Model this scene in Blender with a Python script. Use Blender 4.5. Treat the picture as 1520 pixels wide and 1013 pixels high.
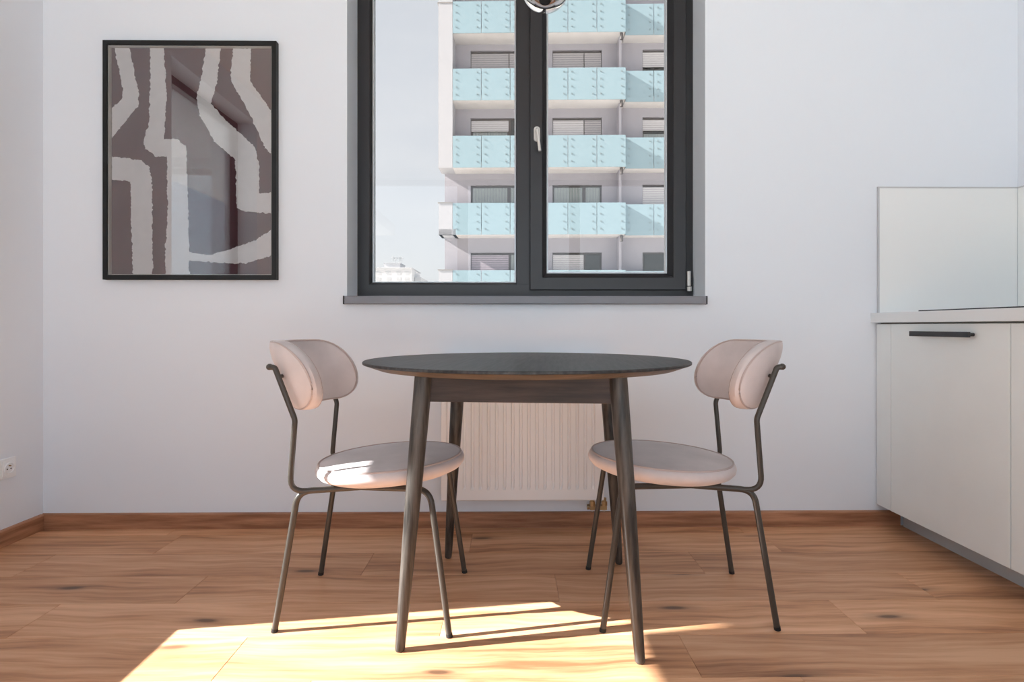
import bpy, bmesh, math, random
from mathutils import Vector, Matrix
from mathutils.geometry import tessellate_polygon
random.seed(7)
for _o in list(bpy.data.objects):
    bpy.data.objects.remove(_o, do_unlink=True)
SC = bpy.context.scene
COL = SC.collection
PI = math.pi

# ------------------------------------------------------------------ camera
cam = bpy.data.cameras.new('camera')
cam.sensor_width = 36.0
cam.lens = 870.0 / 1520.0 * 36.0
cam.shift_x = (760.0 - 767.0) / 1520.0
cam.shift_y = -(506.5 - 485.0) / 1520.0
cam.clip_end = 2000
cam_o = bpy.data.objects.new('camera', cam)
COL.objects.link(cam_o)
cam_o.location = (0, 0, 0.86)
cam_o.rotation_euler = (PI / 2, 0, -0.0115)
SC.camera = cam_o

# ------------------------------------------------------------------ sky, sun, exposure
SC.view_settings.view_transform = 'Standard'
SC.view_settings.look = 'None'
SC.view_settings.exposure = -0.12
SC.view_settings.gamma = 1.0
SC.view_settings.use_curve_mapping = False

SUN_SLOPE = 0.593      # dz/dx of the light
SUN_SIDE = 0.145       # dy/dx of the light
SUN_EL = math.atan(SUN_SLOPE / math.hypot(1, SUN_SIDE))
w = bpy.data.worlds.new('sky')
SC.world = w
w.use_nodes = True
nt = w.node_tree
bg = nt.nodes['Background']
sky = nt.nodes.new('ShaderNodeTexSky')
sky.sky_type = 'NISHITA'
sky.sun_disc = False
sky.sun_elevation = SUN_EL
sky.sun_rotation = math.atan2(-1, -SUN_SIDE)    # azimuth of the sun, from +Y towards +X
sky.air_density = 1.0
sky.dust_density = 2.5
sky.ozone_density = 1.0
tc = nt.nodes.new('ShaderNodeTexCoord')
mp = nt.nodes.new('ShaderNodeMapping')
mp.inputs['Scale'].default_value = (1, 1, 3.2)
nz = nt.nodes.new('ShaderNodeTexNoise')
nz.inputs['Scale'].default_value = 2.6
nz.inputs['Detail'].default_value = 6
cr = nt.nodes.new('ShaderNodeValToRGB')
cr.color_ramp.elements[0].position = 0.35
cr.color_ramp.elements[0].color = (0.76, 0.87, 1.02, 1)
cr.color_ramp.elements[1].position = 0.7
cr.color_ramp.elements[1].color = (0.86, 0.96, 1.09, 1)
sc1 = nt.nodes.new('ShaderNodeMix'); sc1.data_type = 'RGBA'; sc1.blend_type = 'MULTIPLY'
sc1.inputs[0].default_value = 1.0
SKY_K, HAZE_K = 0.08, 2.08
sc1.inputs[7].default_value = (SKY_K, SKY_K, SKY_K, 1)
hz = nt.nodes.new('ShaderNodeMix'); hz.data_type = 'RGBA'; hz.blend_type = 'MULTIPLY'
hz.inputs[0].default_value = 1.0
hz.inputs[7].default_value = (HAZE_K, HAZE_K, HAZE_K, 1)
ad = nt.nodes.new('ShaderNodeMix'); ad.data_type = 'RGBA'; ad.blend_type = 'ADD'
ad.inputs[0].default_value = 1.0
L = nt.links.new
L(tc.outputs['Generated'], mp.inputs[0]); L(mp.outputs[0], nz.inputs['Vector'])
L(nz.outputs['Fac'], cr.inputs[0])
L(sky.outputs[0], sc1.inputs[6]); L(cr.outputs[0], hz.inputs[6])
L(sc1.outputs[2], ad.inputs[6]); L(hz.outputs[2], ad.inputs[7])
L(ad.outputs[2], bg.inputs[0])
bg.inputs[1].default_value = 1.0

sl = bpy.data.lights.new('sun', 'SUN')
sl.energy = 31.0
sl.color = (1.0, 0.995, 0.99)
sl.angle = math.radians(0.35)
so = bpy.data.objects.new('sun', sl)
COL.objects.link(so)
so.rotation_euler = Vector((1, SUN_SIDE, -SUN_SLOPE)).to_track_quat('-Z', 'Y').to_euler()
so.location = (-12, -2, 9)

def portal(name, loc, rot, sx, sy):
    a = bpy.data.lights.new(name, 'AREA')
    a.shape = 'RECTANGLE'; a.size = sx; a.size_y = sy
    a.cycles.is_portal = True
    o = bpy.data.objects.new(name, a); COL.objects.link(o)
    o.location = loc; o.rotation_euler = rot
portal('portal_back', (0.072, 2.80, 1.74), (-PI / 2, 0, 0), 1.5, 1.5)
portal('portal_left', (-2.26, 0.92, 1.53), (0, -PI / 2, 0), 1.9, 1.15)
portal('portal_left_rear', (-2.26, -0.62, 1.53), (0, -PI / 2, 0), 1.9, 1.1)
portal('portal_rear', (0.1, -1.47, 1.29), (PI / 2, 0, 0), 4.0, 2.5)

SC.cycles.max_bounces = 14
SC.cycles.diffuse_bounces = 8
SC.cycles.glossy_bounces = 6
SC.cycles.transparent_max_bounces = 16
SC.cycles.sample_clamp_indirect = 6.0
SC.cycles.caustics_reflective = False
SC.cycles.caustics_refractive = False

# ------------------------------------------------------------------ materials
def srgb(r, g, b):
    f = lambda v: (v / 255 / 12.92) if v / 255 <= 0.04045 else ((v / 255 + 0.055) / 1.055) ** 2.4
    return (f(r), f(g), f(b), 1.0)

def new_mat(name):
    m = bpy.data.materials.new(name)
    m.use_nodes = True
    return m, m.node_tree, m.node_tree.nodes['Principled BSDF']

def mat(name, col, rough=0.5, metal=0.0, spec=0.5, var=0.0, vscale=8.0, bump=0.0, bscale=200.0, sheen=0.0, coat=0.0, stretch=None):
    m, t, p = new_mat(name)
    p.inputs['Base Color'].default_value = col
    p.inputs['Roughness'].default_value = rough
    p.inputs['Metallic'].default_value = metal
    p.inputs['Specular IOR Level'].default_value = spec
    if sheen:
        p.inputs['Sheen Weight'].default_value = sheen
        p.inputs['Sheen Roughness'].default_value = 0.35
        p.inputs['Sheen Tint'].default_value = (1, 0.95, 0.92, 1)
    if coat:
        p.inputs['Coat Weight'].default_value = coat
        p.inputs['Coat Roughness'].default_value = 0.15
    c = t.nodes.new('ShaderNodeTexCoord')
    src = c.outputs['Object']
    if stretch:
        mpp = t.nodes.new('ShaderNodeMapping')
        mpp.inputs['Scale'].default_value = stretch
        t.links.new(src, mpp.inputs[0]); src = mpp.outputs[0]
    if var:
        n = t.nodes.new('ShaderNodeTexNoise')
        n.inputs['Scale'].default_value = vscale
        n.inputs['Detail'].default_value = 5
        t.links.new(src, n.inputs['Vector'])
        r = t.nodes.new('ShaderNodeValToRGB')
        lo = tuple(max(0, v * (1 - var)) for v in col[:3]) + (1,)
        hi = tuple(min(1, v * (1 + var)) for v in col[:3]) + (1,)
        r.color_ramp.elements[0].position = 0.3; r.color_ramp.elements[0].color = lo
        r.color_ramp.elements[1].position = 0.7; r.color_ramp.elements[1].color = hi
        t.links.new(n.outputs['Fac'], r.inputs[0])
        t.links.new(r.outputs[0], p.inputs['Base Color'])
    if bump:
        n2 = t.nodes.new('ShaderNodeTexNoise')
        n2.inputs['Scale'].default_value = bscale
        n2.inputs['Detail'].default_value = 3
        t.links.new(src, n2.inputs['Vector'])
        b = t.nodes.new('ShaderNodeBump')
        b.inputs['Strength'].default_value = bump
        b.inputs['Distance'].default_value = 0.002
        t.links.new(n2.outputs['Fac'], b.inputs['Height'])
        t.links.new(b.outputs[0], p.inputs['Normal'])
    return m

def glass(name, tint, refl, rough=0.0, base=0.0):
    """thin window glass: part mirror, the rest passes straight through with a tint"""
    m = bpy.data.materials.new(name); m.use_nodes = True
    t = m.node_tree; t.nodes.clear()
    out = t.nodes.new('ShaderNodeOutputMaterial')
    tr = t.nodes.new('ShaderNodeBsdfTransparent'); tr.inputs[0].default_value = tint
    gl = t.nodes.new('ShaderNodeBsdfGlossy'); gl.inputs['Roughness'].default_value = rough
    lw = t.nodes.new('ShaderNodeFresnel'); lw.inputs[0].default_value = 1.5
    mu = t.nodes.new('ShaderNodeMath'); mu.operation = 'MULTIPLY_ADD'; mu.inputs[1].default_value = refl; mu.inputs[2].default_value = base; mu.use_clamp = True
    mx = t.nodes.new('ShaderNodeMixShader')
    t.links.new(lw.outputs[0], mu.inputs[0]); t.links.new(mu.outputs[0], mx.inputs[0])
    t.links.new(tr.outputs[0], mx.inputs[1]); t.links.new(gl.outputs[0], mx.inputs[2])
    t.links.new(mx.outputs[0], out.inputs[0])
    return m

def wood_floor():
    m, t, p = new_mat('oak_laminate')
    N = t.nodes.new; K = t.links.new
    c = N('ShaderNodeTexCoord'); oi = N('ShaderNodeObjectInfo')
    cmb = N('ShaderNodeCombineXYZ')
    m1 = N('ShaderNodeMath'); m1.operation = 'MULTIPLY'; m1.inputs[1].default_value = 37.0
    m2 = N('ShaderNodeMath'); m2.operation = 'MULTIPLY'; m2.inputs[1].default_value = 91.0
    K(oi.outputs['Random'], m1.inputs[0]); K(oi.outputs['Random'], m2.inputs[0])
    K(m1.outputs[0], cmb.inputs[0]); K(m2.outputs[0], cmb.inputs[1]); K(m1.outputs[0], cmb.inputs[2])
    add = N('ShaderNodeVectorMath'); add.operation = 'ADD'
    K(c.outputs['Object'], add.inputs[0]); K(cmb.outputs[0], add.inputs[1])
    # warp, so that the grain swirls round the knots
    wn = N('ShaderNodeTexNoise'); wn.inputs['Scale'].default_value = 2.2; wn.inputs['Detail'].default_value = 2
    K(add.outputs[0], wn.inputs['Vector'])
    ws = N('ShaderNodeVectorMath'); ws.operation = 'SCALE'; ws.inputs['Scale'].default_value = 0.10
    K(wn.outputs['Color'], ws.inputs[0])
    wa = N('ShaderNodeVectorMath'); wa.operation = 'ADD'
    K(add.outputs[0], wa.inputs[0]); K(ws.outputs[0], wa.inputs[1])
    mg = N('ShaderNodeMapping'); mg.inputs['Scale'].default_value = (2.2, 42, 10)
    K(wa.outputs[0], mg.inputs[0])
    g1 = N('ShaderNodeTexNoise'); g1.inputs['Scale'].default_value = 1.0; g1.inputs['Detail'].default_value = 7; g1.inputs['Roughness'].default_value = 0.62
    K(mg.outputs[0], g1.inputs['Vector'])
    mb = N('ShaderNodeMapping'); mb.inputs['Scale'].default_value = (1.0, 9, 3)
    K(wa.outputs[0], mb.inputs[0])
    g2 = N('ShaderNodeTexNoise'); g2.inputs['Scale'].default_value = 1.0; g2.inputs['Detail'].default_value = 3
    K(mb.outputs[0], g2.inputs['Vector'])
    mixg = N('ShaderNodeMath'); mixg.operation = 'MULTIPLY_ADD'; mixg.inputs[1].default_value = 0.55
    sc2 = N('ShaderNodeMath'); sc2.operation = 'MULTIPLY'; sc2.inputs[1].default_value = 0.45
    K(g2.outputs['Fac'], sc2.inputs[0]); K(g1.outputs['Fac'], mixg.inputs[0]); K(sc2.outputs[0], mixg.inputs[2])
    rr = N('ShaderNodeValToRGB'); e = rr.color_ramp.elements
    e[0].position = 0.36; e[0].color = WOOD[0]
    e[1].position = 0.62; e[1].color = WOOD[2]
    e2 = e.new(0.48); e2.color = WOOD[1]
    K(mixg.outputs[0], rr.inputs[0])
    # knots
    mk = N('ShaderNodeMapping'); mk.inputs['Scale'].default_value = (1.5, 5.0, 1)
    K(wa.outputs[0], mk.inputs[0])
    vo = N('ShaderNodeTexVoronoi'); vo.inputs['Scale'].default_value = 1.0; vo.voronoi_dimensions = '2D'
    K(mk.outputs[0], vo.inputs['Vector'])
    kr = N('ShaderNodeValToRGB'); ke = kr.color_ramp.elements
    ke[0].position = 0.03; ke[0].color = (1, 1, 1, 1)
    ke[1].position = 0.16; ke[1].color = (0, 0, 0, 1)
    k2 = ke.new(0.07); k2.color = (0.30, 0.30, 0.30, 1)
    K(vo.outputs['Distance'], kr.inputs[0])
    km = N('ShaderNodeMix'); km.data_type = 'RGBA'
    km.inputs[7].default_value = srgb(88, 62, 46)
    sep = N('ShaderNodeSeparateColor'); K(vo.outputs['Color'], sep.inputs[0])
    keep = N('ShaderNodeMapRange'); keep.inputs[1].default_value = 0.55; keep.inputs[2].default_value = 0.75; keep.inputs[4].default_value = 0.9
    K(sep.outputs[0], keep.inputs[0])
    kf = N('ShaderNodeMath'); kf.operation = 'MULTIPLY'; K(keep.outputs[0], kf.inputs[1])
    K(kr.outputs[0], kf.inputs[0]); K(kf.outputs[0], km.inputs[0]); K(rr.outputs[0], km.inputs[6])
    # tone of each plank
    hsv = N('ShaderNodeHueSaturation')
    mr = N('ShaderNodeMapRange'); mr.inputs[3].default_value = 0.90; mr.inputs[4].default_value = 1.10
    K(oi.outputs['Random'], mr.inputs[0]); K(mr.outputs[0], hsv.inputs['Value']); K(km.outputs[2], hsv.inputs['Color'])
    K(hsv.outputs[0], p.inputs['Base Color'])
    p.inputs['Roughness'].default_value = 0.42
    p.inputs['Specular IOR Level'].default_value = 0.4
    b = N('ShaderNodeBump'); b.inputs['Strength'].default_value = 0.10; b.inputs['Distance'].default_value = 0.001
    K(g1.outputs['Fac'], b.inputs['Height']); K(b.outputs[0], p.inputs['Normal'])
    return m

def grain_mat(name, dark, light, scale, rough, spec=0.5, coat=0.0):
    m, t, p = new_mat(name)
    N = t.nodes.new; K = t.links.new
    c = N('ShaderNodeTexCoord'); mp_ = N('ShaderNodeMapping'); mp_.inputs['Scale'].default_value = scale
    n = N('ShaderNodeTexNoise'); n.inputs['Scale'].default_value = 1.0; n.inputs['Detail'].default_value = 6; n.inputs['Roughness'].default_value = 0.6
    r = N('ShaderNodeValToRGB')
    r.color_ramp.elements[0].position = 0.36; r.color_ramp.elements[0].color = dark
    r.color_ramp.elements[1].position = 0.66; r.color_ramp.elements[1].color = light
    K(c.outputs['Object'], mp_.inputs[0]); K(mp_.outputs[0], n.inputs['Vector']); K(n.outputs['Fac'], r.inputs[0])
    K(r.outputs[0], p.inputs['Base Color'])
    p.inputs['Roughness'].default_value = rough
    p.inputs['Specular IOR Level'].default_value = spec
    if coat:
        p.inputs['Coat Weight'].default_value = coat; p.inputs['Coat Roughness'].default_value = 0.25
    b = N('ShaderNodeBump'); b.inputs['Strength'].default_value = 0.18; b.inputs['Distance'].default_value = 0.001
    K(n.outputs['Fac'], b.inputs['Height']); K(b.outputs[0], p.inputs['Normal'])
    return m

def blind_mat(name, a, bcol, period):
    """slat lines of a far roller blind (too fine to build)"""
    m, t, p = new_mat(name)
    N = t.nodes.new; K = t.links.new
    c = N('ShaderNodeTexCoord'); wv = N('ShaderNodeTexWave'); wv.wave_type = 'BANDS'; wv.bands_direction = 'Z'
    wv.inputs['Scale'].default_value = period; wv.inputs['Distortion'].default_value = 0.0
    r = N('ShaderNodeValToRGB')
    r.color_ramp.elements[0].position = 0.1; r.color_ramp.elements[0].color = bcol
    r.color_ramp.elements[1].position = 0.45; r.color_ramp.elements[1].color = a
    K(c.outputs['Object'], wv.inputs['Vector']); K(wv.outputs['Fac'], r.inputs[0]); K(r.outputs[0], p.inputs['Base Color'])
    p.inputs['Roughness'].default_value = 0.6
    return m

def curtain_mat(name, a, bcol):
    m, t, p = new_mat(name)
    N = t.nodes.new; K = t.links.new
    c = N('ShaderNodeTexCoord'); wv = N('ShaderNodeTexWave'); wv.wave_type = 'BANDS'; wv.bands_direction = 'X'
    wv.inputs['Scale'].default_value = 2.4; wv.inputs['Distortion'].default_value = 1.5
    r = N('ShaderNodeValToRGB')
    r.color_ramp.elements[0].color = bcol; r.color_ramp.elements[1].color = a
    K(c.outputs['Object'], wv.inputs['Vector']); K(wv.outputs['Fac'], r.inputs[0]); K(r.outputs[0], p.inputs['Base Color'])
    p.inputs['Roughness'].default_value = 0.9
    return m

WOOD = [srgb(152, 104, 72), srgb(200, 148, 109), srgb(224, 177, 140)]
M = {}
M['wall'] = mat('white_paint', srgb(227, 233, 240), 0.75, spec=0.25, bump=0.06, bscale=350)
M['ceiling'] = mat('ceiling_paint', srgb(242, 243, 244), 0.9, spec=0.2, bump=0.05, bscale=300)
M['floor'] = wood_floor()
M['floor_base'] = mat('floor_underlay', srgb(60, 42, 30), 0.9)
M['baseboard'] = grain_mat('baseboard_oak', srgb(138, 94, 68), srgb(186, 136, 104), (3, 40, 42), 0.45, 0.35)
M['anthracite'] = mat('anthracite_frame', srgb(42, 42, 45), 0.38, spec=0.5, bump=0.12, bscale=900)
M['anthracite_dark'] = mat('anthracite_gap', srgb(30, 30, 33), 0.5)
M['spacer'] = mat('spacer_aluminium', srgb(190, 194, 198), 0.35, metal=0.3)
M['sill'] = mat('sill_anthracite', srgb(124, 124, 131), 0.36, spec=0.5, bump=0.05, bscale=600)
M['window_glass'] = glass('window_glass', (0.675, 0.642, 0.608, 1), 1.0)  # tint added to dim the outside against the room
M['clear_glass'] = glass('clear_glass', (0.95, 0.96, 0.96, 1), 0.8)
M['picture_glass'] = glass('picture_glass', (1.0, 1.0, 1.0, 1), 1.0, base=0.20)
M['back_glass'] = glass('pane_rear_face', (1.0, 1.0, 1.0, 1), 0.0)
M['handle_white'] = mat('satin_white_metal', srgb(216, 214, 210), 0.3, spec=0.5)
M['table_wood'] = grain_mat('black_stained_ash', srgb(14, 14, 15), srgb(62, 60, 60), (90, 5, 70), 0.42, 0.45)
M['leg_wood'] = grain_mat('black_stained_leg', srgb(36, 34, 32), srgb(84, 79, 74), (60, 60, 5), 0.42, 0.28, coat=0.25)
M['apron_wood'] = grain_mat('brown_stained_apron', srgb(34, 26, 24), srgb(66, 52, 47), (5, 60, 60), 0.5, 0.4)
M['underside'] = grain_mat('bounce_lit_underside', srgb(72, 65, 57), srgb(106, 96, 84), (6, 60, 60), 0.45, 0.4)  # lighter brown stands in for light bounced off the sunny floor
M['velvet'] = mat('taupe_velvet', srgb(204, 194, 193), 0.85, spec=0.2, var=0.15, vscale=6, bump=0.15, bscale=420, sheen=0.5)
M['piping'] = mat('taupe_piping', srgb(182, 166, 161), 0.8, spec=0.2, sheen=0.3)
M['black_metal'] = mat('black_powder_coat', srgb(64, 60, 55), 0.36, spec=0.25, coat=0.25)
M['black_rubber'] = mat('black_foot', srgb(20, 20, 20), 0.7)
M['radiator'] = mat('radiator_enamel', srgb(242, 242, 242), 0.35, spec=0.5)
M['brass'] = mat('nickel_brass', srgb(178, 150, 110), 0.28, metal=0.9)
M['pipe_white'] = mat('valve_white', srgb(215, 210, 205), 0.45)
M['cabinet'] = mat('cabinet_greige', srgb(230, 237, 238), 0.42, spec=0.45, bump=0.03, bscale=600, var=0.01)
M['cabinet_in'] = mat('cabinet_carcass', srgb(150, 148, 145), 0.7)
M['worktop'] = mat('worktop_white', srgb(226, 232, 235), 0.4, spec=0.5)
M['plinth'] = mat('plinth_aluminium', srgb(196, 202, 205), 0.4)
M['black_handle'] = mat('black_bar_handle', srgb(42, 43, 46), 0.4)
M['hob'] = mat('hob_glass', srgb(16, 16, 18), 0.08, spec=0.6)
M['splash'] = mat('splashback_white', srgb(236, 239, 239), 0.2, spec=0.5)
M['splash_trim'] = mat('splashback_trim', srgb(196, 198, 200), 0.4, metal=0.2)
M['picture_black'] = mat('picture_black_frame', srgb(26, 27, 28), 0.5, spec=0.3)
M['print'] = mat('mauve_print', srgb(92, 54, 60), 0.8, spec=0.1, var=0.08, vscale=4)
M['stroke'] = mat('pale_brush_stroke', srgb(250, 243, 242), 0.8, spec=0.1, var=0.03, vscale=30)
M['passe'] = mat('cream_spacer', srgb(214, 204, 194), 0.7)
M['socket'] = mat('white_socket', srgb(236, 239, 241), 0.3, spec=0.5)
M['socket_hole'] = mat('socket_hole', srgb(40, 38, 36), 0.6)
M['chrome'] = mat('chrome', srgb(222, 222, 220), 0.04, metal=1.0)
M['cable'] = mat('black_cable', srgb(18, 18, 18), 0.5)
# outside
M['render_white'] = mat('white_render', srgb(178, 181, 188), 0.8, spec=0.2, bump=0.05)
M['render_grey'] = mat('lilac_grey_render', srgb(168, 168, 178), 0.85, spec=0.2)
M['concrete'] = mat('pale_concrete', srgb(218, 217, 218), 0.85, spec=0.2, var=0.05, vscale=1.5)
M['aqua'] = mat('aqua_glass_panel', srgb(146, 172, 184), 0.16, spec=0.5, var=0.02, vscale=0.5)
M['bolt'] = mat('steel_bolt', srgb(140, 155, 160), 0.4, metal=0.4)
M['coping'] = mat('coping_metal', srgb(150, 148, 146), 0.4, metal=0.3)
M['far_frame'] = mat('far_window_frame', srgb(84, 82, 84), 0.5)
M['far_dark'] = mat('room_shade', srgb(70, 72, 74), 0.9)  # dark colour stands in for the shade inside the rooms
M['far_glass'] = glass('far_window_glass', (0.93, 0.95, 0.95, 1), 1.2)
M['blind_grey'] = blind_mat('grey_blind', srgb(176, 175, 180), srgb(140, 139, 146), 3.2)
M['blind_lilac'] = blind_mat('lilac_blind', srgb(178, 172, 184), srgb(132, 126, 140), 3.2)
M['blind_light'] = blind_mat('light_blind', srgb(208, 208, 212), srgb(176, 176, 182), 3.2)
M['curtain'] = curtain_mat('white_curtain', srgb(246, 248, 248), srgb(216, 222, 224))
M['haze_white'] = mat('hazed_white_render', srgb(206, 208, 212), 0.9, spec=0.1)  # distance haze put into the pale wall colour
M['haze_grey'] = mat('hazed_grey_render', srgb(186, 190, 195), 0.9, spec=0.1)  # grey paled by distance haze in the same way
M['ground'] = mat('street_ground', srgb(220, 218, 212), 0.95, var=0.1, vscale=0.05)  # made pale to bounce daylight up under the balconies

# ------------------------------------------------------------------ mesh helpers
class MB:
    def __init__(self):
        self.v = []; self.f = []
    def quad(self, a, b, c, d):
        n = len(self.v); self.v += [a, b, c, d]; self.f.append((n, n + 1, n + 2, n + 3)); return self
    def box(self, x0, x1, y0, y1, z0, z1):
        n = len(self.v)
        self.v += [(x0, y0, z0), (x1, y0, z0), (x1, y1, z0), (x0, y1, z0), (x0, y0, z1), (x1, y0, z1), (x1, y1, z1), (x0, y1, z1)]
        self.f += [tuple(n + i for i in q) for q in ((0, 3, 2, 1), (4, 5, 6, 7), (0, 1, 5, 4), (1, 2, 6, 5), (2, 3, 7, 6), (3, 0, 4, 7))]
        return self
    def ring(self, x0, x1, z0, z1, prof):
        """rectangular mitred frame in the XZ plane; prof is a closed list of (inset, y)"""
        n = len(self.v); k = len(prof)
        for ins, y in prof:
            self.v += [(x0 + ins, y, z0 + ins), (x1 - ins, y, z0 + ins), (x1 - ins, y, z1 - ins), (x0 + ins, y, z1 - ins)]
        for i in range(k):
            j = (i + 1) % k
            for s in range(4):
                s2 = (s + 1) % 4
                self.f.append((n + i * 4 + s, n + i * 4 + s2, n + j * 4 + s2, n + j * 4 + s))
        return self
    def tube(self, pts, r, seg=14, caps=True, r_end=None):
        pts = [Vector(p) for p in pts]
        n0 = len(self.v)
        t = (pts[1] - pts[0]).normalized()
        u = t.orthogonal().normalized()
        for i, p in enumerate(pts):
            if i == 0: tt = pts[1] - pts[0]
            elif i == len(pts) - 1: tt = pts[-1] - pts[-2]
            else: tt = (pts[i + 1] - pts[i]).normalized() + (pts[i] - pts[i - 1]).normalized()
            tt.normalize()
            u = (u - tt * u.dot(tt)).normalized()
            vv = tt.cross(u)
            rr = r if r_end is None else r + (r_end - r) * i / (len(pts) - 1)
            for s in range(seg):
                a = 2 * PI * s / seg
                self.v.append(tuple(p + u * (math.cos(a) * rr) + vv * (math.sin(a) * rr)))
        for i in range(len(pts) - 1):
            for s in range(seg):
                s2 = (s + 1) % seg
                self.f.append((n0 + i * seg + s, n0 + i * seg + s2, n0 + (i + 1) * seg + s2, n0 + (i + 1) * seg + s))
        if caps:
            self.f.append(tuple(n0 + s for s in reversed(range(seg))))
            b = n0 + (len(pts) - 1) * seg
            self.f.append(tuple(b + s for s in range(seg)))
        return self
    def loop_tube(self, pts, r, seg=8):
        pts = [Vector(p) for p in pts]; k = len(pts); n0 = len(self.v)
        up = Vector((0, 0, 1))
        for i, p in enumerate(pts):
            tt = (pts[(i + 1) % k] - pts[i - 1]).normalized()
            u = tt.orthogonal().normalized() if abs(tt.dot(up)) > 0.98 else (up - tt * up.dot(tt)).normalized()
            vv = tt.cross(u)
            for s in range(seg):
                a = 2 * PI * s / seg
                self.v.append(tuple(p + u * (math.cos(a) * r) + vv * (math.sin(a) * r)))
        for i in range(k):
            j = (i + 1) % k
            for s in range(seg):
                s2 = (s + 1) % seg
                self.f.append((n0 + i * seg + s, n0 + i * seg + s2, n0 + j * seg + s2, n0 + j * seg + s))
        return self
    def lathe(self, prof, cx=0, cy=0, cz=0, seg=64):
        """prof: (r, z) from bottom centre to top centre; r=0 at an end closes it"""
        n0 = len(self.v); rows = []
        for r, z in prof:
            if r < 1e-6:
                rows.append([len(self.v)]); self.v.append((cx, cy, cz + z))
            else:
                b = len(self.v)
                for s in range(seg):
                    a = 2 * PI * s / seg
                    self.v.append((cx + r * math.cos(a), cy + r * math.sin(a), cz + z))
                rows.append(list(range(b, b + seg)))
        for A, B in zip(rows, rows[1:]):
            for s in range(seg):
                s2 = (s + 1) % seg
                if len(A) == 1 and len(B) > 1: self.f.append((A[0], B[s2], B[s]))
                elif len(B) == 1 and len(A) > 1: self.f.append((A[s], A[s2], B[0]))
                elif len(A) > 1 and len(B) > 1: self.f.append((A[s], A[s2], B[s2], B[s]))
        return self
    def xf(self, mtx):
        self.v = [tuple(mtx @ Vector(p)) for p in self.v]; return self
    def build(self, name, material, parent=None, smooth=False, bevel=0.0, loc=None, segs=2):
        me = bpy.data.meshes.new(name)
        me.from_pydata([tuple(p) for p in self.v], [], self.f)
        bm = bmesh.new(); bm.from_mesh(me)
        bmesh.ops.recalc_face_normals(bm, faces=bm.faces)
        bm.to_mesh(me); bm.free()
        me.materials.append(material)
        o = bpy.data.objects.new(name, me); COL.objects.link(o)
        if parent: o.parent = parent
        if loc: o.location = loc
        if smooth:
            me.polygons.foreach_set('use_smooth', [True] * len(me.polygons))
            md = o.modifiers.new('split', 'EDGE_SPLIT'); md.split_angle = math.radians(40)
        if bevel:
            b = o.modifiers.new('bevel', 'BEVEL'); b.width = bevel; b.segments = segs; b.limit_method = 'ANGLE'; b.angle_limit = math.radians(40)
        return o

def fillet(pts, radii, n=8):
    pts = [Vector(p) for p in pts]
    out = [pts[0]]
    for i in range(1, len(pts) - 1):
        p = pts[i]; a = (pts[i - 1] - p); b = (pts[i + 1] - p)
        la, lb = a.length, b.length; a.normalize(); b.normalize()
        ang = a.angle(b)
        r = radii[i - 1]
        d = min(r / max(1e-4, math.tan(ang / 2)), 0.48 * la, 0.48 * lb) if r > 0 else 0
        if d < 1e-4: out.append(p); continue
        p0, p1 = p + a * d, p + b * d
        for k in range(n + 1):
            s = k / n
            out.append(p0 * (1 - s) ** 2 + p * 2 * s * (1 - s) + p1 * s * s)
    out.append(pts[-1])
    return out

def empty(name, loc=(0, 0, 0), rz=0.0):
    o = bpy.data.objects.new(name, None); COL.objects.link(o)
    o.empty_display_size = 0.1
    o.location = loc; o.rotation_euler = (0, 0, rz)
    return o

def tag(o, label=None, cat=None, group=None, kind=None):
    if label: o['label'] = label
    if cat: o['category'] = cat
    if group: o['group'] = group
    if kind: o['kind'] = kind
    return o

def copy_tree(o, parent=None):
    c = o.copy(); COL.objects.link(c)
    if parent: c.parent = parent
    for ch in list(o.children): copy_tree(ch, c)
    return c

def struct(o, label=None):
    o['kind'] = 'structure'
    if label: o['label'] = label
    return o

# ------------------------------------------------------------------ room shell
XL, XR, YB, YR, ZC = -1.985, 2.202, 2.516, -1.3, 2.66
WX0, WX1, WZ0, WZ1 = -0.697, 0.841, 0.955, 2.52
b = MB()
b.box(XL - 0.25, WX0, YB, YB + 0.35, -0.3, ZC + 0.3).box(WX1, XR + 0.25, YB, YB + 0.35, -0.3, ZC + 0.3)
b.box(WX0, WX1, YB, YB + 0.35, -0.3, WZ0).box(WX0, WX1, YB, YB + 0.35, WZ1, ZC + 0.3)
struct(b.build('wall_back', M['wall']), 'white painted wall with the window above the radiator')
# left wall with a window and one added for daylight, under the deep balcony slab
LY0, LY1, LZ0, LZ1 = 0.36, 1.52, 0.62, 2.45
RY0, RY1 = -1.15, -0.1
b = MB()
xa, xb = XL - 0.25, XL
b.box(xa, xb, LY1, YB, -0.3, ZC + 0.3).box(xa, xb, RY1, LY0, -0.3, ZC + 0.3).box(xa, xb, YR, RY0, -0.3, ZC + 0.3)
for y0, y1 in ((LY0, LY1), (RY0, RY1)):
    b.box(xa, xb, y0, y1, -0.3, LZ0 - 0.0).box(xa, xb, y0, y1, LZ1, ZC + 0.3)
struct(b.build('wall_left', M['wall']), 'white painted wall on the left with the power socket')
struct(MB().box(XR, XR + 0.25, YR, YB, -0.3, ZC + 0.3).build('wall_right', M['wall']), 'white painted wall behind the kitchen units')
struct(MB().box(XL - 0.25, XR + 0.25, YR, YB + 0.35, ZC, ZC + 0.3).build('ceiling', M['ceiling']), 'white ceiling')
b = MB()
b.box(XL - 0.25, -1.85, YR - 0.25, YR, -0.3, ZC + 0.3).box(2.05, XR + 0.25, YR - 0.25, YR, -0.3, ZC + 0.3)
b.box(-1.85, 2.05, YR - 0.25, YR, 2.56, ZC + 0.3).box(-1.85, 2.05, YR - 0.25, YR, -0.3, 0.02)
struct(b.build('wall_rear', M['wall']), 'wall behind the camera with wide glazed doors added for daylight')

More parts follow.
